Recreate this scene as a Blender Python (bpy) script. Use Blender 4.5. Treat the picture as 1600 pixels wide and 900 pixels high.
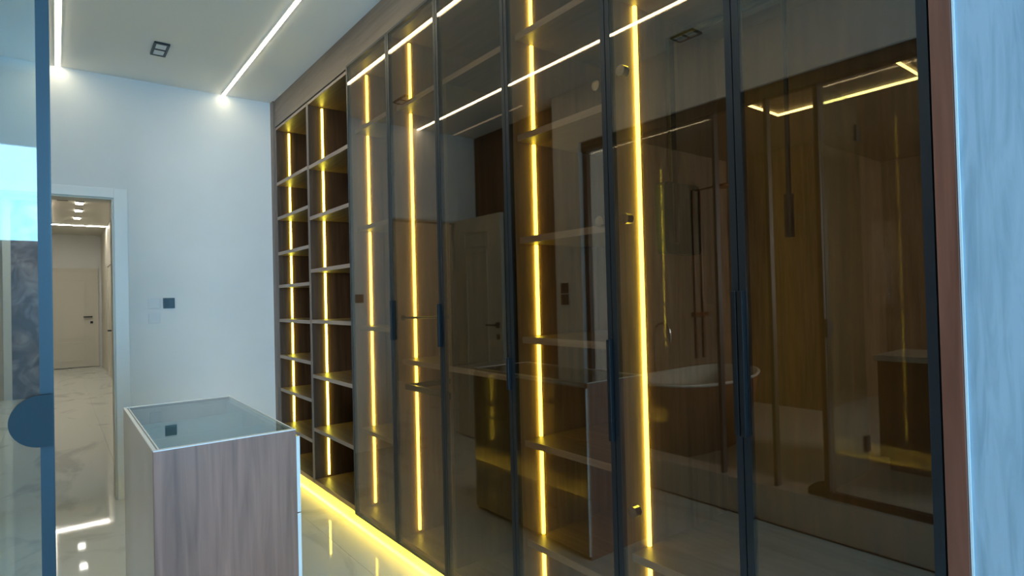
import bpy, bmesh, math, random
from mathutils import Matrix, Vector
random.seed(4)
scene = bpy.context.scene
COL = scene.collection
for o in list(bpy.data.objects): bpy.data.objects.remove(o, do_unlink=True)

# ------------------------------------------------------------------ camera
cam_d = bpy.data.cameras.new('camera'); cam = bpy.data.objects.new('camera', cam_d); COL.objects.link(cam)
cam_d.sensor_width = 36.0; cam_d.lens = 36.0 * 914 / 1600; cam_d.clip_start = 0.02
def _n(v): return v.normalized()
def _c(px, py): return Vector(((px - 800) / 914, -(py - 450) / 914, -1.0))
_dy = _n(_c(87, 481)); _dx = _c(1970, 434); _dx = _n(_dx - _dy * _dx.dot(_dy)); _dz = _dx.cross(_dy)
cam.matrix_world = Matrix.Translation((0, 0, 1.30)) @ Matrix((_dx, _dy, _dz)).to_4x4()
scene.camera = cam

# ------------------------------------------------------------------ world, daylight, exposure
world = bpy.data.worlds.new('world'); scene.world = world; world.use_nodes = True
bg = world.node_tree.nodes['Background']; bg.inputs[0].default_value = (0.42, 0.70, 1.0, 1); bg.inputs[1].default_value = 1.0
scene.view_settings.view_transform = 'Standard'; scene.view_settings.look = 'None'
scene.view_settings.exposure = 1.0; scene.view_settings.gamma = 1.0; scene.view_settings.use_curve_mapping = False
def area(name, loc, rot, sx, sy, power, color):
    l = bpy.data.lights.new(name, 'AREA'); l.shape = 'RECTANGLE'; l.size = sx; l.size_y = sy; l.energy = power; l.color = color
    o = bpy.data.objects.new(name, l); COL.objects.link(o); o.location = loc; o.rotation_euler = rot; return o
DAY = (0.25, 0.60, 1.0)
area('daylight_high_window', (-0.19, -2.655, 2.065), (math.radians(90), 0, 0), 0.70, 0.69, 24, DAY)
area('daylight_tall_window', (0.72, -2.655, 1.45), (math.radians(90), 0, 0), 1.05, 2.4, 60, DAY)
area('bathroom_fill_light', (-3.4, -1.15, 1.7), (math.radians(90), 0, 0), 1.3, 1.3, 95, (0.9, 0.93, 1.0))  # fill light added to brighten the bathroom; no window known there

W = 1.365      # wardrobe front plane
CE = 2.87      # ceiling height
YB = 4.771     # back wall

# ------------------------------------------------------------------ materials
def mat(name, color, rough=0.5, metal=0.0, spec=0.5, coat=0.0):
    m = bpy.data.materials.new(name); m.use_nodes = True
    b = m.node_tree.nodes['Principled BSDF']
    b.inputs['Base Color'].default_value = (*color, 1); b.inputs['Roughness'].default_value = rough
    b.inputs['Metallic'].default_value = metal; b.inputs['Specular IOR Level'].default_value = spec
    b.inputs['Coat Weight'].default_value = coat; b.inputs['Coat Roughness'].default_value = 0.05
    return m
def noise_color(m, c1, c2, scale=(1, 1, 1), nscale=5.0, detail=5, dist=0.0, lo=0.35, hi=0.65, bump=0.0, rot=(0, 0, 0)):
    nt = m.node_tree; b = nt.nodes['Principled BSDF']
    tc = nt.nodes.new('ShaderNodeTexCoord'); mp = nt.nodes.new('ShaderNodeMapping'); mp.inputs['Scale'].default_value = scale
    mp.inputs['Rotation'].default_value = rot
    nz = nt.nodes.new('ShaderNodeTexNoise'); nz.inputs['Scale'].default_value = nscale; nz.inputs['Detail'].default_value = detail
    nz.inputs['Distortion'].default_value = dist
    cr = nt.nodes.new('ShaderNodeValToRGB'); cr.color_ramp.elements[0].position = lo; cr.color_ramp.elements[1].position = hi
    cr.color_ramp.elements[0].color = (*c1, 1); cr.color_ramp.elements[1].color = (*c2, 1)
    geo = nt.nodes.new('ShaderNodeNewGeometry')
    nt.links.new(geo.outputs['Position'], mp.inputs['Vector']); nt.links.new(mp.outputs[0], nz.inputs['Vector'])
    nt.links.new(nz.outputs['Fac'], cr.inputs[0]); nt.links.new(cr.outputs[0], b.inputs['Base Color'])
    if bump:
        bp = nt.nodes.new('ShaderNodeBump'); bp.inputs['Strength'].default_value = bump; bp.inputs['Distance'].default_value = 0.002
        nt.links.new(nz.outputs['Fac'], bp.inputs['Height']); nt.links.new(bp.outputs[0], b.inputs['Normal'])
    return m
def wood(name, c1, c2, axis='z', rough=0.45, coat=0.0):
    sc = {'z': (14, 14, 0.9), 'y': (14, 0.9, 14), 'x': (0.9, 14, 14)}[axis]
    return noise_color(mat(name, c1, rough, coat=coat), c1, c2, sc, 2.2, 7, 0.8, 0.30, 0.70, 0.05)
def emis(name, color, strength):
    m = bpy.data.materials.new(name); m.use_nodes = True; nt = m.node_tree; nt.nodes.clear()
    e = nt.nodes.new('ShaderNodeEmission'); e.inputs[0].default_value = (*color, 1); e.inputs[1].default_value = strength
    o = nt.nodes.new('ShaderNodeOutputMaterial'); nt.links.new(e.outputs[0], o.inputs[0]); return m
def glass(name, tint, r0, refl=(1, 1, 1), rough=0.0):
    m = bpy.data.materials.new(name); m.use_nodes = True; nt = m.node_tree; nt.nodes.clear(); N = nt.nodes.new; L = nt.links.new
    geo = N('ShaderNodeNewGeometry'); dot = N('ShaderNodeVectorMath'); dot.operation = 'DOT_PRODUCT'
    L(geo.outputs['Incoming'], dot.inputs[0]); L(geo.outputs['Normal'], dot.inputs[1])
    def mth(op, a, b):
        n = N('ShaderNodeMath'); n.operation = op
        for i, v in enumerate((a, b)):
            if v is None: continue
            if isinstance(v, (int, float)): n.inputs[i].default_value = v
            else: L(v, n.inputs[i])
        return n.outputs[0]
    f = mth('ADD', mth('MULTIPLY', mth('POWER', mth('SUBTRACT', 1.0, mth('ABSOLUTE', dot.outputs['Value'], None)), 5.0), 1 - r0), r0)
    t = N('ShaderNodeBsdfTransparent'); t.inputs[0].default_value = (*tint, 1)
    g = N('ShaderNodeBsdfGlossy'); g.inputs['Color'].default_value = (*refl, 1); g.inputs['Roughness'].default_value = rough
    mx = N('ShaderNodeMixShader'); L(f, mx.inputs[0]); L(t.outputs[0], mx.inputs[1]); L(g.outputs[0], mx.inputs[2])
    o = N('ShaderNodeOutputMaterial'); L(mx.outputs[0], o.inputs[0]); return m

M = {}
M['wall'] = noise_color(mat('wall_paint', (0.74, 0.76, 0.76), 0.7), (0.71, 0.735, 0.74), (0.77, 0.785, 0.785), (1, 1, 1), 1.6)
M['ceil'] = mat('ceiling_paint', (0.90, 0.90, 0.87), 0.8)
M['white'] = mat('white_lacquer', (0.78, 0.79, 0.78), 0.35)
M['rightwall'] = noise_color(mat('streaked_marble', (0.7, 0.73, 0.76), 0.45), (0.26, 0.36, 0.43), (0.38, 0.48, 0.56), (4, 16, 1.6), 2.6, 7, 1.2, 0.28, 0.60, rot=(0.35, 0, 0))
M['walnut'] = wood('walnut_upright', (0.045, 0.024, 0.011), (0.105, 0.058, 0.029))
M['walnut_in_lit'] = wood('walnut_strip_glow', (0.17, 0.095, 0.050), (0.30, 0.18, 0.10))  # walnut lightened; the strips' glow on side panels is put into the colour
M['walnut_h'] = wood('walnut_shelf', (0.085, 0.056, 0.040), (0.17, 0.115, 0.085), 'y')
M['walnut_edge'] = wood('walnut_edging_daylit', (0.28, 0.21, 0.175), (0.40, 0.32, 0.27), 'y', 0.5)  # walnut made paler: daylight on the front edges is painted in
M['walnut_edgev_lit'] = wood('walnut_edging_upright_daylit', (0.16, 0.12, 0.10), (0.24, 0.19, 0.16), 'z', 0.5)  # same for upright edges, daylight mixed into the walnut colour
M['fascia'] = wood('walnut_fascia', (0.15, 0.115, 0.09), (0.22, 0.175, 0.14), 'y', 0.5)
M['redwood'] = wood('red_brown_jamb', (0.13, 0.040, 0.022), (0.25, 0.085, 0.050), 'z', 0.4)
M['islewood'] = wood('grey_walnut', (0.21, 0.108, 0.078), (0.38, 0.20, 0.145), 'z', 0.4)
M['gloss'] = mat('gloss_taupe_lacquer', (0.20, 0.19, 0.17), 0.12, coat=0.6)
M['edge'] = mat('pale_edge_band', (0.86, 0.85, 0.83), 0.4)
M['lining'] = mat('grey_tray_lining', (0.50, 0.55, 0.55), 0.6)
M['black'] = mat('black_metal', (0.010, 0.012, 0.014), 0.4, 0.2, 0.3)
M['frame'] = mat('dark_blue_grey_aluminium', (0.014, 0.018, 0.022), 0.35, 0.3)
M['handle'] = mat('matt_slate_plate', (0.020, 0.036, 0.045), 0.6, 0.0, 0.2)
M['leafframe'] = mat('blue_grey_aluminium', (0.030, 0.046, 0.058), 0.4, 0.2, 0.3)
M['satin'] = mat('satin_grey_lacquer', (0.40, 0.41, 0.38), 0.3)
M['railbrown'] = mat('dark_bronze_rail', (0.05, 0.042, 0.034), 0.4)
M['chrome'] = mat('brushed_steel', (0.5, 0.5, 0.48), 0.25, 1.0)
M['housing'] = mat('dark_green_plastic', (0.018, 0.032, 0.021), 0.65, 0.0, 0.2)
M['plastic_black'] = mat('black_plastic', (0.012, 0.018, 0.022), 0.35)
M['plastic_white'] = mat('white_plastic', (0.66, 0.70, 0.72), 0.5)
M['led'] = emis('yellow_led', (1.0, 0.83, 0.08), 8.0)
M['led_kick'] = emis('yellow_kick_led', (1.0, 0.72, 0.05), 20.0)
M['led_ceil'] = emis('warm_white_led', (1.0, 0.87, 0.58), 12.0)
M['led_dim'] = emis('dim_led', (1.0, 0.85, 0.65), 0.5)
M['led_bath'] = emis('bath_led', (1.0, 0.82, 0.30), 11.0)
M['led_corr'] = emis('corridor_led', (1.0, 0.93, 0.80), 36.0)
M['spot'] = emis('spot_lens', (1.0, 0.95, 0.85), 9.0)
M['lens'] = mat('lamp_lens', (0.75, 0.77, 0.77), 0.3)
M['glass_dark'] = glass('smoked_glass', (0.80, 0.74, 0.66), 0.092, (1.0, 0.91, 0.80))
M['glass_clear'] = glass('clear_glass', (0.90, 0.94, 0.93), 0.05)
M['glass_leaf'] = glass('coated_glass', (0.84, 0.90, 0.90), 0.036)
M['glass_top'] = glass('table_glass', (0.72, 0.82, 0.80), 0.08)
M['bathwall'] = wood('brown_stone_cladding', (0.17, 0.115, 0.07), (0.35, 0.26, 0.175), 'z', 0.35)
M['brownpanel'] = wood('dark_walnut_cladding', (0.07, 0.038, 0.012), (0.11, 0.06, 0.02), 'z', 0.4)
M['tubwhite'] = mat('tub_enamel', (0.75, 0.72, 0.66), 0.2)
M['tubbrown'] = mat('tub_brown_skirt', (0.20, 0.075, 0.03), 0.3)
M['vanity'] = wood('dark_vanity_wood', (0.055, 0.028, 0.018), (0.11, 0.06, 0.04), 'z', 0.4)
M['counter'] = mat('vanity_counter', (0.45, 0.42, 0.36), 0.3)
M['bathceil'] = mat('brown_ceiling_panel', (0.20, 0.15, 0.09), 0.6)
M['bathfloor'] = mat('bath_floor_tile', (0.42, 0.42, 0.37), 0.3)
M['cream'] = mat('cream_lacquer', (0.60, 0.58, 0.50), 0.4)
M['greydoor'] = mat('greige_door', (0.60, 0.58, 0.50), 0.4)
M['tan'] = wood('tan_panel', (0.45, 0.33, 0.18), (0.55, 0.42, 0.25), 'z')
M['marble_brown'] = noise_color(mat('brown_marble', (0.1, 0.08, 0.08), 0.25), (0.085, 0.052, 0.045), (0.38, 0.30, 0.28), (1, 1, 1), 3.2, 9, 1.5, 0.42, 0.78)
M['amber_glow'] = wood('walnut_edging_kick_glow', (0.30, 0.19, 0.10), (0.40, 0.27, 0.16), 'y', 0.45)  # edging with the kick light's warm glow put into its colour
# polished marble floor with soft grey veins
fm = noise_color(mat('polished_marble', (0.7, 0.72, 0.70), 0.035), (0.50, 0.52, 0.49), (0.66, 0.68, 0.64), (1.6, 0.7, 1), 1.3, 9, 2.2, 0.33, 0.46)
M['floor'] = fm
M['grout'] = mat('grout', (0.35, 0.36, 0.35), 0.8)

# ------------------------------------------------------------------ builders
def obj(name, bm, m, parent=None, smooth=False):
    me = bpy.data.meshes.new(name); bmesh.ops.recalc_face_normals(bm, faces=bm.faces[:]); bm.to_mesh(me); bm.free()
    for mm in (m if isinstance(m, (list, tuple)) else [m]): me.materials.append(M[mm])
    if smooth:
        for p in me.polygons: p.use_smooth = True
    o = bpy.data.objects.new(name, me); COL.objects.link(o)
    if parent is not None:
        o.parent = parent
        o.matrix_parent_inverse = Matrix.Identity(4)
        # parts are built in world coordinates: cancel the offset of the things above them
        off = Vector(); p = parent
        while p is not None: off += p.location; p = p.parent
        o.location = -off
    return o
def bx(bm, x0, x1, y0, y1, z0, z1, mi=0):
    v = [bm.verts.new((x, y, z)) for x in (x0, x1) for y in (y0, y1) for z in (z0, z1)]
    for q in ((0, 1, 3, 2), (4, 6, 7, 5), (0, 4, 5, 1), (2, 3, 7, 6), (0, 2, 6, 4), (1, 5, 7, 3)):
        f = bm.faces.new([v[i] for i in q]); f.material_index = mi
    return bm
def box(name, x0, x1, y0, y1, z0, z1, m, parent=None, bev=0.0):
    bm = bx(bmesh.new(), min(x0, x1), max(x0, x1), min(y0, y1), max(y0, y1), min(z0, z1), max(z0, z1))
    if bev: bmesh.ops.bevel(bm, geom=bm.edges[:], offset=bev, segments=2, affect='EDGES', profile=0.6)
    return obj(name, bm, m, parent)
def boxes(name, lst, m, parent=None):
    bm = bmesh.new()
    for b in lst: bx(bm, *b)
    return obj(name, bm, m, parent)
def tube(name, pts, r, m, parent=None, seg=12):
    bm = bmesh.new(); rings = []; pts = [Vector(p) for p in pts]; n = len(pts)
    for i, p in enumerate(pts):
        d = (pts[min(i + 1, n - 1)] - pts[max(i - 1, 0)]).normalized()
        a = d.orthogonal().normalized() if i == 0 else (rings_a - d * rings_a.dot(d)).normalized()
        rings_a = a; b = d.cross(a)
        rings.append([bm.verts.new(p + (a * math.cos(2 * math.pi * k / seg) + b * math.sin(2 * math.pi * k / seg)) * r) for k in range(seg)])
    for i in range(n - 1):
        for k in range(seg):
            bm.faces.new((rings[i][k], rings[i][(k + 1) % seg], rings[i + 1][(k + 1) % seg], rings[i + 1][k]))
    bm.faces.new(rings[0]); bm.faces.new(rings[-1])
    return obj(name, bm, m, parent, smooth=False)
def prism(name, prof, axis, a0, a1, m, parent=None):
    """prof: 2-D outline; axis 'y' -> outline is (x, z), axis 'x' -> (y, z)"""
    bm = bmesh.new(); r = []
    for a in (a0, a1):
        r.append([bm.verts.new((p, a, q) if axis == 'y' else (a, p, q)) for p, q in prof])
    n = len(prof)
    for k in range(n): bm.faces.new((r[0][k], r[0][(k + 1) % n], r[1][(k + 1) % n], r[1][k]))
    bm.faces.new(r[0]); bm.faces.new(r[1]); return obj(name, bm, m, parent)
def rrect(x0, x1, z0, z1, r, n=5):
    out = []
    for cx, cz, a0 in ((x1 - r, z1 - r, 0), (x0 + r, z1 - r, 90), (x0 + r, z0 + r, 180), (x1 - r, z0 + r, 270)):
        for k in range(n + 1):
            a = math.radians(a0 + 90 * k / n); out.append((cx + r * math.cos(a), cz + r * math.sin(a)))
    return out
def thing(name, label, cat, loc=(0, 0, 0), group=None):
    o = bpy.data.objects.new(name, None); o.empty_display_size = 0.1; COL.objects.link(o); o.location = loc
    o['label'] = label; o['category'] = cat
    if group: o['group'] = group
    return o
def tag(o, label, cat, group=None):
    o['label'] = label; o['category'] = cat
    if group: o['group'] = group
    return o
def S(o): o['kind'] = 'structure'; return o

# ================================================================== the setting
floor = S(box('floor', -1.75, 2.1, -3.1, 15.9, -0.12, -0.012, 'grout'))
TX, TY = 0.80, 1.60
xs = [-0.43 + TX * i for i in range(-2, 4)]; ys = [-3.1 + TY * i for i in range(0, 12)]
for i, x in enumerate(xs):
    for j, y in enumerate(ys):
        x0, x1 = max(x, -1.75), min(x + TX, 2.1); y0, y1 = y, min(y + TY, 15.9)
        if x1 - x0 < 0.05 or y1 - y0 < 0.05: continue
        if y1 <= YB + 0.1 and x1 <= -0.42: continue
        box('tile', x0 + 0.0008, x1 - 0.0008, y0 + 0.0008, y1 - 0.0008, -0.012, 0.0, 'floor', floor)
S(box('ceiling', -0.72, 2.0, -2.75, YB, CE, CE + 0.1, 'ceil'))
DX0, DX1, DZ = -0.38, 0.317, 2.034          # doorway in the back wall
S(boxes('wall_back', [(-0.72, DX0, YB, YB + 0.12, 0, CE + .1), (DX1, 2.0, YB, YB + 0.12, 0, CE + .1), (DX0, DX1, YB, YB + 0.12, DZ, CE + .1)], 'wall'))
tr = S(box('trim_1', DX1, DX1 + 0.078, YB - 0.012, YB, 0, DZ + 0.062, 'white', bev=0.002))
tr = S(box('trim_2', DX0 - 0.078, DX1, YB - 0.012, YB, DZ, DZ + 0.062, 'white', bev=0.002))
S(boxes('trim_3', [(DX1 - 0.012, DX1, YB, YB + 0.16, 0, DZ - 0.012), (DX0, DX1, YB, YB + 0.16, DZ - 0.012, DZ)], 'greydoor'))
S(boxes('wall_right', [(W - 0.012, W + 0.6, -2.6, 0.345, 0, CE)], 'rightwall'))
S(box('trim_4', W - 0.016, W + 0.0, 0.3452, 0.349, 0, CE, 'white'))
# left side: brown recess, white pier, curb, header above the glass
S(boxes('wall_left_recess', [(-0.72, -0.60, 3.45, YB, 0, CE)], 'brownpanel'))
S(boxes('wall_left_pier', [(-0.72, -0.45, 3.16, 3.45, 0, CE)], 'wall'))
S(boxes('wall_left_header', [(-0.58, -0.45, -1.5, 3.16, 2.455, CE), (-0.72, -0.45, -2.6, -1.5, 0, CE)], 'wall'))
S(box('trim_5', -0.62, -0.45, -1.5, 3.16, 0.0, 0.20, 'counter', bev=0.004))
# wall behind the camera with two windows
yw = -2.6
S(boxes('wall_front', [(-0.72, -0.55, yw - .12, yw, 0, CE), (-0.55, 0.15, yw - .12, yw, 0, 1.72), (-0.55, 0.15, yw - .12, yw, 2.41, CE),
                       (0.15, 0.20, yw - .12, yw, 0, CE), (0.20, 1.25, yw - .12, yw, 0, 0.25), (0.20, 1.25, yw - .12, yw, 2.68, CE), (1.25, 2.0, yw - .12, yw, 0, CE)], 'wall'))
def window(n, x0, x1, z0, z1):
    w = S(bpy.data.objects.new('window_%d' % n, None)); COL.objects.link(w)
    boxes('window_frame', [(x0, x0 + .03, yw - .06, yw - .02, z0, z1), (x1 - .03, x1, yw - .06, yw - .02, z0, z1), (x0 + .03, x1 - .03, yw - .06, yw - .02, z0, z0 + .03), (x0 + .03, x1 - .03, yw - .06, yw - .02, z1 - .03, z1)], 'white', w)
    box('pane', x0 + .03, x1 - .03, yw - .043, yw - .037, z0 + .03, z1 - .03, 'glass_clear', w)
window(1, -0.55, 0.15, 1.72, 2.41); window(2, 0.20, 1.25, 0.25, 2.68)

# white room door, swung open against the left side
d1 = S(bpy.data.objects.new('door_1', None)); COL.objects.link(d1); d1.location = (-0.36, 4.74, 0)
lx0, lx1, ly0, ly1 = -0.375, -0.335, 4.02, 4.745
box('leaf', lx0, lx1, ly0, ly1, 0.01, 2.03, 'greydoor', d1, 0.002)
def moulding(nm, y0, y1, z0, z1, x, par, t=0.014, m='greydoor'):
    boxes(nm, [(x, x + .008, y0, y0 + t, z0, z1), (x, x + .008, y1 - t, y1, z0, z1), (x, x + .008, y0 + t, y1 - t, z0, z0 + t), (x, x + .008, y0 + t, y1 - t, z1 - t, z1)], m, par)
moulding('moulding', 4.22, 4.56, 0.22, 1.72, lx1, d1); moulding('moulding', 4.20, 4.58, 1.76, 1.90, lx1, d1)
h = box('rosette', lx1, lx1 + .008, 4.06, 4.11, 1.03, 1.08, 'plastic_black', d1)
box('lever', lx1 + .04, lx1 + .052, 4.07, 4.20, 1.047, 1.063, 'plastic_black', d1); box('spindle', lx1 + .008, lx1 + .045, 4.078, 4.094, 1.047, 1.063, 'plastic_black', d1)
box('keyhole_plate', lx1, lx1 + .006, 4.06, 4.10, 0.93, 0.975, 'plastic_black', d1)

# corridor beyond the doorway
S(box('ceiling_corridor', -1.75, 0.95, YB + .12, 15.9, CE, CE + .1, 'cream'))
S(box('wall_corridor_right', 0.80, 0.95, YB + .12, 15.75, 0, CE, 'cream'))
S(box('wall_corridor_left', -1.75, -1.6, YB + .12, 15.75, 0, CE, 'cream'))
S(box('wall_corridor_end', -1.6, 0.80, 15.75, 15.9, 0, CE, 'wall'))
S(box('wall_corridor_pier', -0.50, -0.10, 11.0, 11.4, 0, CE, 'marble_brown'))
S(box('trim_6', -0.59, -0.50, 10.98, 11.4, 0, CE, 'cream'))
S(box('wall_corridor_panel', -1.6, -0.59, 11.02, 11.4, 0, CE, 'tan'))
d2 = S(bpy.data.objects.new('door_2', None)); COL.objects.link(d2); d2.location = (0.3, 15.7, 0)
box('leaf', -0.10, 0.66, 15.70, 15.75, 0.01, 2.06, 'greydoor', d2)
boxes('casing', [(0.66, 0.74, 15.69, 15.75, 0, 2.14), (-0.18, -0.10, 15.69, 15.75, 0, 2.14), (-0.10, 0.66, 15.69, 15.75, 2.06, 2.14)], 'cream', d2)
for (x0, x1, z0, z1) in ((0.02, 0.52, 0.62, 1.90), (0.02, 0.52, 0.14, 0.55)):
    boxes('moulding', [(x0, x0 + .03, 15.685, 15.70, z0, z1), (x1 - .03, x1, 15.685, 15.70, z0, z1), (x0 + .03, x1 - .03, 15.685, 15.70, z0, z0 + .03), (x0 + .03, x1 - .03, 15.685, 15.70, z1 - .03, z1)], 'greydoor', d2)
box('lever', 0.47, 0.63, 15.64, 15.655, 1.075, 1.10, 'plastic_black', d2); box('spindle', 0.60, 0.625, 15.655, 15.70, 1.075, 1.10, 'plastic_black', d2)
box('keyhole_plate', 0.59, 0.64, 15.69, 15.70, 0.94, 0.99, 'plastic_black', d2)
d3 = S(bpy.data.objects.new('door_3', None)); COL.objects.link(d3); d3.location = (0.8, 13, 0)
boxes('casing', [(0.77, 0.80, 12.35, 12.45, 0, 2.15), (0.77, 0.80, 13.35, 13.45, 0, 2.15), (0.77, 0.80, 12.45, 13.35, 2.05, 2.15)], 'greydoor', d3)
box('leaf', 0.785, 0.80, 12.45, 13.35, 0, 2.05, 'cream', d3); box('lever', 0.72, 0.735, 12.52, 12.68, 0.86, 0.885, 'plastic_black', d3); box('spindle', 0.735, 0.785, 12.53, 12.555, 0.86, 0.885, 'plastic_black', d3)

# bathroom shell behind the glass
S(box('floor_bathroom', -5.6, -0.62, -1.2, 4.05, -0.1, 0.0, 'bathfloor'))
S(box('ceiling_bathroom', -5.6, -0.58, -1.2, 4.05, CE, CE + .1, 'bathceil'))
S(box('wall_bathroom_tub', -3.72, -0.72, 3.95, 4.05, 0, CE, 'bathwall'))
S(boxes('wall_bathroom_corner', [(-3.85, -3.72, 2.90, 4.05, 0, CE), (-5.5, -3.85, 2.90, 3.03, 0, CE)], 'bathwall'))
S(box('wall_bathroom_far', -5.6, -5.5, -1.2, 3.03, 0, CE, 'bathwall'))
S(boxes('wall_bathroom_opening', [(-5.5, -4.1, -1.1, -1.0, 0, CE), (-2.7, -0.58, -1.1, -1.0, 0, CE), (-4.1, -2.7, -1.1, -1.0, 0, 1.0), (-4.1, -2.7, -1.1, -1.0, 2.4, CE)], 'bathwall'))  # unseen wall; its opening is added to let the fill light in

# ================================================================== ceiling lights
def led_line(label, x0, x1, y0, y1, z, m, cat='light strip', parts=True):
    t = thing('ceiling_light_strip', label, cat, ((x0 + x1) / 2, (y0 + y1) / 2, z))
    box('diffuser', x0, x1, y0, y1, z - 0.0085, z - 0.0005, m, t)
    lx = (x1 - x0) < (y1 - y0)
    for s in (0, 1):
        if lx: a = (x0 - .004, x0) if s == 0 else (x1, x1 + .004); box('channel', a[0], a[1], y0, y1, z - .006, z - 0.0005, 'white', t)
        else: a = (y0 - .004, y0) if s == 0 else (y1, y1 + .004); box('channel', x0, x1, a[0], a[1], z - .006, z - 0.0005, 'white', t)
    return t
led_line('long bright ceiling light strip running beside the wardrobe', 1.000, 1.019, 0.9, YB - .002, CE, 'led_ceil')
led_line('long bright ceiling light strip above the doorway, nearest the glass door', 0.015, 0.039, 0.9, YB - .002, CE, 'led_ceil')
led_line('short dim ceiling light strip seen reflected beside the white door', -0.352, -0.335, 3.70, YB - .03, CE, 'led_dim')
led_line('light strip crossing the corridor ceiling before the far door', -0.05, 0.78, 13.89, 13.93, CE, 'led_corr')
led_line('light strip running along the corridor ceiling', -0.075, -0.045, 6.5, 13.95, CE, 'led_corr')
def downlight(label, x, y, z, w, l, lens, group=None):
    t = thing('downlight', label, 'downlight', (x, y, z), group)
    boxes('bezel', [(x - w/2, x + w/2, y - l/2, y - l/2 + .012, z - .012, z - .0005), (x - w/2, x + w/2, y + l/2 - .012, y + l/2, z - .012, z - .0005),
                    (x - w/2, x - w/2 + .012, y - l/2 + .012, y + l/2 - .012, z - .012, z - .0005), (x + w/2 - .012, x + w/2, y - l/2 + .012, y + l/2 - .012, z - .012, z - .0005),
                    (x - w/2 + .012, x + w/2 - .012, y - .007, y + .007, z - .012, z - .0005)], 'plastic_black', t)
    for s in (-1, 1):
        c = y + s * l / 4; box('lens', x - w/2 + .014, x + w/2 - .014, c - l/4 + .013, c + l/4 - .009, z - .009, z - .001, lens, t)
downlight('black framed twin downlight in the ceiling between two light strips', 0.520, 4.105, CE, 0.082, 0.205, 'lens')
downlight('twin downlight over the bathroom partition, seen reflected in the smoked glass', -0.36, 2.12, CE, 0.10, 0.16, 'lens')
for k, (x, y, lb) in enumerate(((0.30, 10.9, 'nearest of three glowing corridor ceiling spots'), (0.31, 11.75, 'middle one of three glowing corridor ceiling spots'), (0.315, 12.75, 'farthest of three glowing corridor ceiling spots'))):
    t = thing('ceiling_spot', lb, 'ceiling spot', (x, y, CE), 'corridor ceiling spots')
    box('lens', x - .045, x + .045, y - .12, y + .12, CE - .012, CE - .001, 'spot', t); [box('bezel', x - .055, x + .055, y + a, y + a + .04, CE - .012, CE - .001, 'plastic_black', t) for a in (-.16, .12)]
tag(box('ceiling_vent', 0.03, 0.16, 10.55, 10.75, CE - .01, CE - .001, 'plastic_black'), 'small dark vent in the corridor ceiling left of the spots', 'vent')

# back wall switches
t = thing('wall_switch', 'black square wall switch on the white back wall', 'switch', (0.634, YB, 1.31))
box('plate', 0.597, 0.669, YB - .009, YB - .0005, 1.277, 1.350, 'plastic_black', t, 0.002); box('rocker', 0.607, 0.634, YB - .012, YB - .009, 1.29, 1.337, 'frame', t)
t = thing('blank_plate', 'white square cover plate low left of the black switch', 'cover plate', (0.543, YB, 1.21))
box('plate', 0.508, 0.578, YB - .007, YB - .0005, 1.175, 1.245, 'plastic_white', t, 0.002); box('insert', 0.518, 0.568, YB - .009, YB - .007, 1.185, 1.235, 'plastic_white', t)
t = thing('blank_plate', 'white square cover plate directly left of the black switch', 'cover plate', (0.543, YB, 1.31))
box('plate', 0.508, 0.578, YB - .007, YB - .0005, 1.278, 1.348, 'plastic_white', t, 0.002); box('insert', 0.518, 0.568, YB - .009, YB - .007, 1.288, 1.338, 'plastic_white', t)
t = thing('double_switch', 'pair of black switches on the white pier beside the bathroom glass', 'switch', (-0.45, 3.35, 1.3))
for z0 in (1.225, 1.315): box('rocker', -0.4495, -0.441, 3.31, 3.39, z0, z0 + .08, 'plastic_black', t, 0.002)

# ================================================================== wardrobe
TK = 0.018; DEP = 0.56; ZB = 0.072; TB = 0.028; ZT = 2.655
XF = W + 0.002; XB = W + DEP
def unit(name, label, cat, y0, y1, shelves, strip=True, gaps=None, group=None, edge=True, zb=ZB):
    """carcass between y0 (near) and y1 (far); strip of light on the far side panel"""
    t = thing(name, label, cat, (W + DEP / 2, (y0 + y1) / 2, zb), group)
    for a in ((y0, y0 + TK), (y1 - TK, y1)):
        s = box('side_panel', XF, XB, a[0], a[1], zb, ZT, 'walnut' if edge else 'walnut_in_lit', t)
        box('edging', XF - .002, XF, a[0], a[1], zb, ZT, 'walnut_edgev_lit', s)
    i0, i1 = y0 + TK, y1 - TK
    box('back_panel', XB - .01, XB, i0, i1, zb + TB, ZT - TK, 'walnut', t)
    s = box('bottom_panel', XF, XB, i0, i1, zb, zb + TB, 'walnut_h', t); box('edging', XF - .002, XF, i0, i1, zb, zb + TB, 'amber_glow', s)
    s = box('top_panel', XF, XB, i0, i1, ZT - TK, ZT, 'walnut_h', t); box('edging', XF - .002, XF, i0, i1, ZT - TK, ZT, 'walnut_edge', s)
    for z in shelves:
        f = XF if edge else XF + .02
        s = box('shelf', f, XB - .011, i0, i1, z - .010, z + .014, 'walnut_h', t)
        box('edging', f - .002, f, i0, i1, z - .010, z + .014, 'walnut_edge', s)
    if strip:
        zs = [zb + TB] + sorted(shelves if gaps is None else gaps) + [ZT - TK]
        for a, b in zip(zs[:-1], zs[1:]):
            box('led_strip', W + .091, W + .102, i1 - .009, i1 - .0002, a + .016, b - .012, 'led', t)
    return t
YS = dict(end=4.70, o12=3.975, o2d=3.240, d12=2.712, d23=2.232, d34=1.736, d45=1.226, d56=0.802, near=0.386)
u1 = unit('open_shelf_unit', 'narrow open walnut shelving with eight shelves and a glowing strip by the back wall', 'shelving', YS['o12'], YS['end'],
          [2.213, 1.945, 1.673, 1.420, 1.158, 0.880, 0.625, 0.350], group='wardrobe units')
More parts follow.
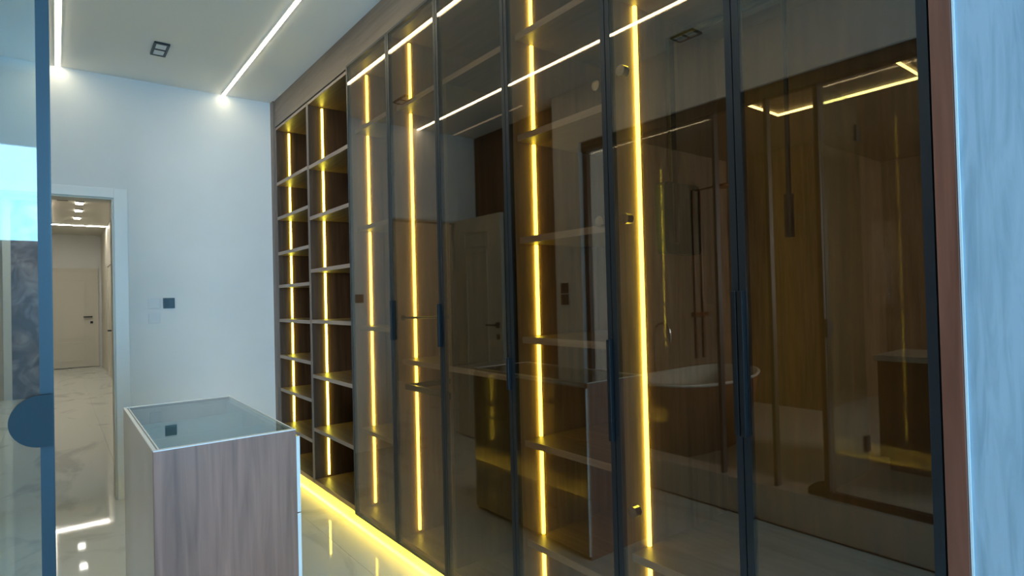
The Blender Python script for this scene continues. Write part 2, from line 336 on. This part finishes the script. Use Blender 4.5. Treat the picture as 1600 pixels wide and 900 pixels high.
u2 = unit('open_shelf_unit', 'open walnut shelving with six shelves between narrow shelving and the glass doors', 'shelving', YS['o2d'], YS['o12'],
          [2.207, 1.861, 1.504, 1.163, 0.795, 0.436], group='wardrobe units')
u3 = unit('glazed_cabinet', 'single smoked glass door cabinet next to the open shelving, lit by one strip', 'cabinet', YS['d12'], YS['o2d'], [2.279, 1.710, 1.137, 0.550], group='wardrobe units', edge=False)
u4 = unit('glazed_cabinet', 'double door smoked glass cabinet with pull-out rack inside', 'cabinet', YS['d34'], YS['d12'], [2.271, 0.982], group='wardrobe units', edge=False)
u5 = unit('glazed_cabinet', 'single smoked glass door cabinet with visible shelves and a strongly lit side', 'cabinet', YS['d45'], YS['d34'], [2.279, 1.895, 1.508, 1.133, 0.746, 0.375], group='wardrobe units', edge=False)
u6 = unit('glazed_cabinet', 'double door smoked glass cabinet nearest the blue-lit wall, with hanging pull-down rail', 'cabinet', YS['near'], YS['d45'], [2.225, 0.490], group='wardrobe units', edge=False)

box('partition_panel', XF + .02, XB - .011, YS['d23'] - .009, YS['d23'] + .009, ZB + TB, .971, 'walnut', u4)
box('partition_panel', XF + .02, XB - .011, YS['d23'] - .009, YS['d23'] + .009, .997, 2.260, 'walnut', u4)
FW = 0.018; DT = 0.020
def cab_door(u, y0, y1, handles, hinge_side=None, hz=()):
    y0 += .0015; y1 -= .0015; z0, z1 = 0.072, 2.662; x0, x1 = W - DT - .002, W - .002
    d = boxes('door', [(x0, x1, y0, y0 + FW, z0, z1), (x0, x1, y1 - FW, y1, z0, z1), (x0, x1, y0 + FW, y1 - FW, z0, z0 + .012), (x0, x1, y0 + FW, y1 - FW, z1 - .012, z1)], 'frame', u)
    g = box('glass_pane', x0 + .001, x0 + .006, y0 + FW - .001, y1 - FW + .001, z0 + .011, z1 - .011, 'glass_dark', d)
    for (side, a, b) in handles:
        yy = (y0, y0 + .014) if side == 'n' else (y1 - .014, y1)
        box('handle', x0 - .014, x0, yy[0], yy[1], a, b, 'black', d, 0.002)
    for z in hz:
        yc = y0 + .05 if hinge_side == 'n' else y1 - .05
        sg = 1 if hinge_side == 'n' else -1
        hg = tube('hinge', [(x0 + .008, yc, z), (x1 + .012, yc, z)], 0.017, 'chrome', d, 14)
    return d
cab_door(u3, YS['d12'], YS['o2d'], [], 'f', ())
cab_door(u4, YS['d23'], YS['d12'], [('n', 1.085, 1.275), ('f', 1.095, 1.295)], 'f', ())
cab_door(u4, YS['d34'], YS['d23'], [('n', 0.95, 1.07)], 'n', ())
cab_door(u5, YS['d45'], YS['d34'], [('n', 0.85, 1.16)], 'n', (1.96, 1.53))
cab_door(u6, YS['d56'], YS['d45'], [('n', 0.94, 1.30)], 'f', (1.975, 1.526, 0.646))
cab_door(u6, YS['near'], YS['d56'], [('f', 0.94, 1.30)], 'n', ())
box('latch', W - .012, W - .002, YS['o2d'] - .012, YS['o2d'] + .016, 1.295, 1.335, 'plastic_black', u3)

# pull-out rack inside the double cabinet
t = thing('pull_out_rack', 'black wire pull-out rack inside the double glass cabinet', 'rack', (W + .2, 2.47, .98))
ra, rb = YS['d23'] + .02, YS['d12'] - TK - .020
boxes('tray_frame', [(W + .022, W + .04, ra, rb, .845, .872), (W + .42, W + .44, ra, rb, .845, .872), (W + .04, W + .42, ra, ra + .012, .845, .872), (W + .04, W + .42, rb - .012, rb, .845, .872)], 'black', t)
tube('rear_rod', [(W + .43, ra, .925), (W + .43, rb, .925)], .006, 'black', t)
for yy in (ra + .006, rb - .006): tube('rear_upright', [(W + .43, yy, 0.872), (W + .43, yy, .925)], .005, 'black', t, 8)
t = thing('trouser_rod', 'thin dark horizontal rod inside the double glass cabinet, above the pull-out rack', 'rod', (W + .03, 2.47, 1.2))
tube('rod', [(W + .03, YS['d23'] + .013, 1.215), (W + .03, YS['d12'] - TK - .004, 1.205)], .006, 'black', t)
for yy, zz in ((YS['d23'] + .0095, 1.215), (YS['d12'] - TK - .0035, 1.205)): tube('flange', [(W + .03, yy, zz), (W + .03, yy + .003, zz)], .014, 'black', t, 12)
# pull-down hanging rail in the near cabinet
t = thing('pull_down_rail', 'dark pull-down hanging rail with green housing inside the nearest glass cabinet', 'wardrobe lift', (1.62, 0.8, 1.42))
yp = YS['d45'] - TK
hs = prism('housing', rrect(1.545, 1.742, 1.425, 1.660, 0.022), 'y', yp - .035, yp - .0005, 'housing', t)
box('ridge', 1.588, 1.612, yp - .042, yp - .035, 1.46, 1.655, 'frame', hs, 0.003)
box('arm', 1.598, 1.626, yp - .030, yp - .016, 1.65, 2.140, 'black', t, 0.002)
box('arm', 1.598, 1.626, YS['near'] + TK + .016, YS['near'] + TK + .030, 1.65, 2.140, 'black', t, 0.002)
prism('housing', rrect(1.545, 1.742, 1.425, 1.660, 0.022), 'y', YS['near'] + TK + .0005, YS['near'] + TK + .035, 'housing', t)
tube('rod', [(1.612, YS['near'] + TK + .02, 2.135), (1.612, yp - .02, 2.135)], .011, 'black', t)
tube('pull_handle', [(1.612, .800, 2.13), (1.612, .803, 1.56)], .007, 'black', t); tube('grip', [(1.612, .803, 1.565), (1.612, .804, 1.445)], .013, 'black', t)

# wardrobe trim: fascia, end panels, plinth with kick light
tag(box('fascia_board', W - .004, W + .02, YS['near'], YS['end'], ZT + .008, CE - .001, 'fascia'), 'long walnut fascia board between the wardrobe and the ceiling', 'fascia')
t = tag(box('end_panel', W - .016, XB, YS['end'] + .002, YB - .001, 0, CE - .001, 'walnut_edgev_lit'), 'tall walnut end panel of the wardrobe against the white back wall', 'panel')
t = tag(box('end_panel', W - .022, XB, 0.350, YS['near'] - .002, 0, CE - .001, 'redwood'), 'tall red-brown end panel between the glass doors and the blue-lit wall', 'panel')
t = thing('plinth', 'recessed wardrobe plinth with bright yellow kick light along the floor', 'plinth', (W + .08, 2.5, 0))
box('plinth_board', W + .075, W + .093, YS['near'], YS['end'], 0.0, ZB - .001, 'edge', t)
box('led_strip', W + .060, W + .074, YS['near'] + .01, YS['end'] - .01, ZB - .010, ZB - .002, 'led_kick', t)

# ================================================================== island
ix0, ix1, iy0, iy1, iz = 0.224, 0.655, 2.045, 3.015, 0.865
t = thing('dresser_island', 'waist-high wood-fronted dresser island with glass top in the middle of the room', 'island', ((ix0 + ix1) / 2, (iy0 + iy1) / 2, 0))
s = box('end_board', ix0 + .0005, ix1 - .012, iy0, iy0 + TK, 0, iz - .003, 'islewood', t); box('edging', ix0 + .0005, ix1 - .012, iy0, iy0 + TK, iz - .003, iz, 'edge', s)
s = box('end_board', ix0 + .0005, ix1 - .012, iy1 - TK, iy1, 0, iz - .003, 'islewood', t); box('edging', ix0 + .0005, ix1 - .012, iy1 - TK, iy1, iz - .003, iz, 'edge', s)
s = box('side_board', ix0, ix0 + TK, iy0 + TK, iy1 - TK, 0, iz - .003, 'satin', t); box('edging', ix0, ix0 + TK * .55, iy0 + TK, iy1 - TK, iz - .003, iz, 'edge', s)
zs = [0.02, 0.30, 0.58, 0.842]
for a, b in zip(zs[:-1], zs[1:]):
    d = box('drawer', ix1 - .0115, ix1, iy0 + .0005, iy1 - .001, a + .002, b - .002, 'gloss', t, .0015)
    box('handle', ix1, ix1 + .012, 2.28, 2.42, b - .105, b - .093, 'plastic_black', d)
    box('edging', ix1 - .0115, ix1, iy0 - .0012, iy0 + .0005, a + .002, b - .002, 'edge', d)
box('carcass', ix0 + TK, ix1 - .013, iy0 + TK, iy1 - TK, 0.02, iz - .10, 'lining', t)
s = box('inner_wall', ix1 - .030, ix1 - .013, iy0 + TK, iy1 - TK, iz - .10, iz - .02, 'lining', t)
g = box('glass_top', ix0 + TK * .8, ix1 - .014, iy0 + TK, iy1 - TK, iz - .008, iz - .001, 'glass_top', t)
boxes('glass_rim', [(ix0 + TK * .8, ix0 + TK * .8 + .004, iy0 + TK, iy1 - TK, iz - .009, iz), (ix1 - .018, ix1 - .014, iy0 + TK, iy1 - TK, iz - .009, iz)], 'edge', g)
for k in range(1, 3):
    yy = iy0 + (iy1 - iy0) * k / 3; box('divider', ix0 + TK, ix1 - .031, yy - .004, yy + .004, iz - .10, iz - .03, 'lining', t)

# ================================================================== glass door on the left
t = thing('glass_door', 'clear glass door in slim dark frame with half-round handle plate', 'glass door', (-.24, 1.2, .25))
gz0, gz1 = 0.40, 2.22
box('stile', -0.0215, -0.0055, 1.2, 1.216, gz0, gz1, 'leafframe', t)
for z in (0.50, 2.02): box('hinge', -0.449, -0.40, 1.198, 1.214, z, z + .08, 'frame', t, .002)
box('seal', -0.0055, -0.0036, 1.2005, 1.2155, gz0, gz1, 'plastic_black', t)
box('glass_pane', -0.44, -0.0215, 1.203, 1.209, gz0, gz1, 'glass_leaf', t)
prof = [(-0.0052, 1.163), (-0.0185, 1.163)] + [(-0.0185 - .0415 * math.cos(math.radians(a)), 1.122 + .041 * math.sin(math.radians(a))) for a in range(84, -85, -7)] + [(-0.0185, 1.081), (-0.0052, 1.081)]
prism('handle_plate', prof, 'y', 1.188, 1.1995, 'handle', t)

# bathroom glass partition on the curb
t = thing('glass_partition', 'black framed glass partition standing on a low curb before the bathroom', 'partition', (-0.51, 1.8, .2))
px0, px1 = -0.535, -0.475
box('top_rail', px0, px1, -1.0, 3.16, 2.385, 2.455, 'railbrown', t)
for (y0, y1) in ((3.115, 3.16), (2.030, 2.050), (1.695, 1.715), (1.400, 1.440)):
    box('post', px0 + .01, px1 - .01, y0, y1, 0.2, 2.385, 'railbrown', t)
box('bottom_rail', px0 + .01, px1 - .01, -1.0, 1.400, 0.2, 0.235, 'plastic_black', t)
for (y0, y1) in ((2.05, 3.115), (-1.0, 1.400)): box('glass_pane', -0.508, -0.502, y0, y1, 0.236, 2.385, 'glass_clear', t)
prism('floor_bracket', [(1.445, .2005), (1.53, .2005), (1.53, .235), (1.515, .25), (1.49, .27), (1.445, .285)], 'x', -0.52, -0.49, 'plastic_black', t)

# ================================================================== bathroom things (seen in the smoked glass)
t = thing('bathtub', 'freestanding oval bathtub with brown skirt and white basin', 'bathtub', (-1.62, 3.05, 0))
def ring(bm, a, b, z, n=40, e=2.6, lift=0.0):
    out = []
    for k in range(n):
        th = 2 * math.pi * k / n; c, s_ = math.cos(th), math.sin(th)
        x = a * math.copysign(abs(c) ** (2 / e), c); y = b * math.copysign(abs(s_) ** (2 / e), s_)
        out.append(bm.verts.new((-1.62 + x, 3.05 + y, z + lift * abs(x / a) ** 2)))
    return out
def loft(name, rings, m, par, cap=None):
    bm = bmesh.new(); R_ = [ring(bm, *r) for r in rings]
    for p, q in zip(R_[:-1], R_[1:]):
        for k in range(len(p)): bm.faces.new((p[k], p[(k + 1) % len(p)], q[(k + 1) % len(p)], q[k]))
    if cap == 'first': bm.faces.new(R_[0])
    if cap == 'last': bm.faces.new(R_[-1])
    return obj(name, bm, m, par, True)
L = 0.035
loft('skirt', [(0.58, 0.28, 0.0), (0.64, 0.33, 0.15), (0.70, 0.37, 0.38), (0.735, 0.395, 0.55, 40, 2.6, L)], 'tubbrown', t, 'first')
loft('basin', [(0.735, 0.395, 0.55, 40, 2.6, L), (0.75, 0.41, 0.56, 40, 2.6, L), (0.75, 0.41, 0.575, 40, 2.6, L), (0.71, 0.375, 0.575, 40, 2.6, L), (0.66, 0.33, 0.40), (0.55, 0.25, 0.20), (0.40, 0.15, 0.16)], 'tubwhite', t, 'last')
arc = [(-1.84, 3.60, 0.01), (-1.84, 3.60, 0.92)] + [(-1.84, 3.60 - .09 + .09 * math.cos(a), 0.92 + .09 * math.sin(a)) for a in [math.pi * k / 8 for k in range(1, 9)]] + [(-1.84, 3.42, .84)]
t = thing('tub_filler', 'dark floor-standing gooseneck tap behind the bathtub', 'tap', (-1.84, 3.6, 0))
tube('spout', arc, .013, 'chrome', t); box('base_plate', -1.89, -1.79, 3.55, 3.65, 0, .015, 'chrome', t); tube('lever', [(-1.84, 3.6, .80), (-1.77, 3.58, .86)], .007, 'chrome', t)
t = thing('shower_column', 'copper twin-pipe shower column on the brown bathroom wall', 'shower', (-3.07, 3.93, 1.0))
for x in (-3.00, -3.14): tube('riser_pipe', [(x, 3.93, .55), (x, 3.93, 2.45)], .016, 'tubbrown', t)
tube('shower_arm', [(-3.07, 3.93, 2.45), (-3.07, 3.55, 2.47)], .012, 'tubbrown', t); tube('shower_head', [(-3.07, 3.55, 2.455), (-3.07, 3.55, 2.43)], .11, 'tubbrown', t, 20); box('mixer_bar', -3.20, -2.94, 3.90, 3.949, 1.02, 1.07, 'tubbrown', t)
t = thing('vanity_cabinet', 'dark wood bathroom vanity with pale counter near the glass partition', 'vanity', (-2.2, 1.25, 0))
box('body', -2.45, -1.92, 0.75, 1.70, 0.10, .78, 'vanity', t, .004); box('countertop', -2.48, -1.90, 0.73, 1.72, .78, .82, 'counter', t, .004); box('plinth', -2.42, -1.98, 0.80, 1.66, 0, .10, 'vanity', t)
for (a, b) in ((0.76, 1.222), (1.228, 1.69)):
    d = box('door', -1.92, -1.902, a, b, .12, .765, 'vanity', t, .002); tube('knob', [(-1.902, (a + b) / 2 + .17 * (1 if a < 1 else -1), .62), (-1.88, (a + b) / 2 + .17 * (1 if a < 1 else -1), .62)], .012, 'chrome', d)
# rectangular light line on the bathroom ceiling
t = thing('ceiling_light_frame', 'rectangular yellow light frame on the bathroom ceiling', 'light frame', (-2.1, 2.07, CE))
for (x0, x1, y0, y1) in ((-2.422, -2.414, 1.51, 2.62), (-1.60, -1.588, 1.51, 2.62), (-2.413, -1.60, 1.51, 1.518), (-2.413, -1.60, 2.612, 2.62)):
    box('light_bar', x0, x1, y0, y1, CE - .02, CE - .001, 'led_bath', t)
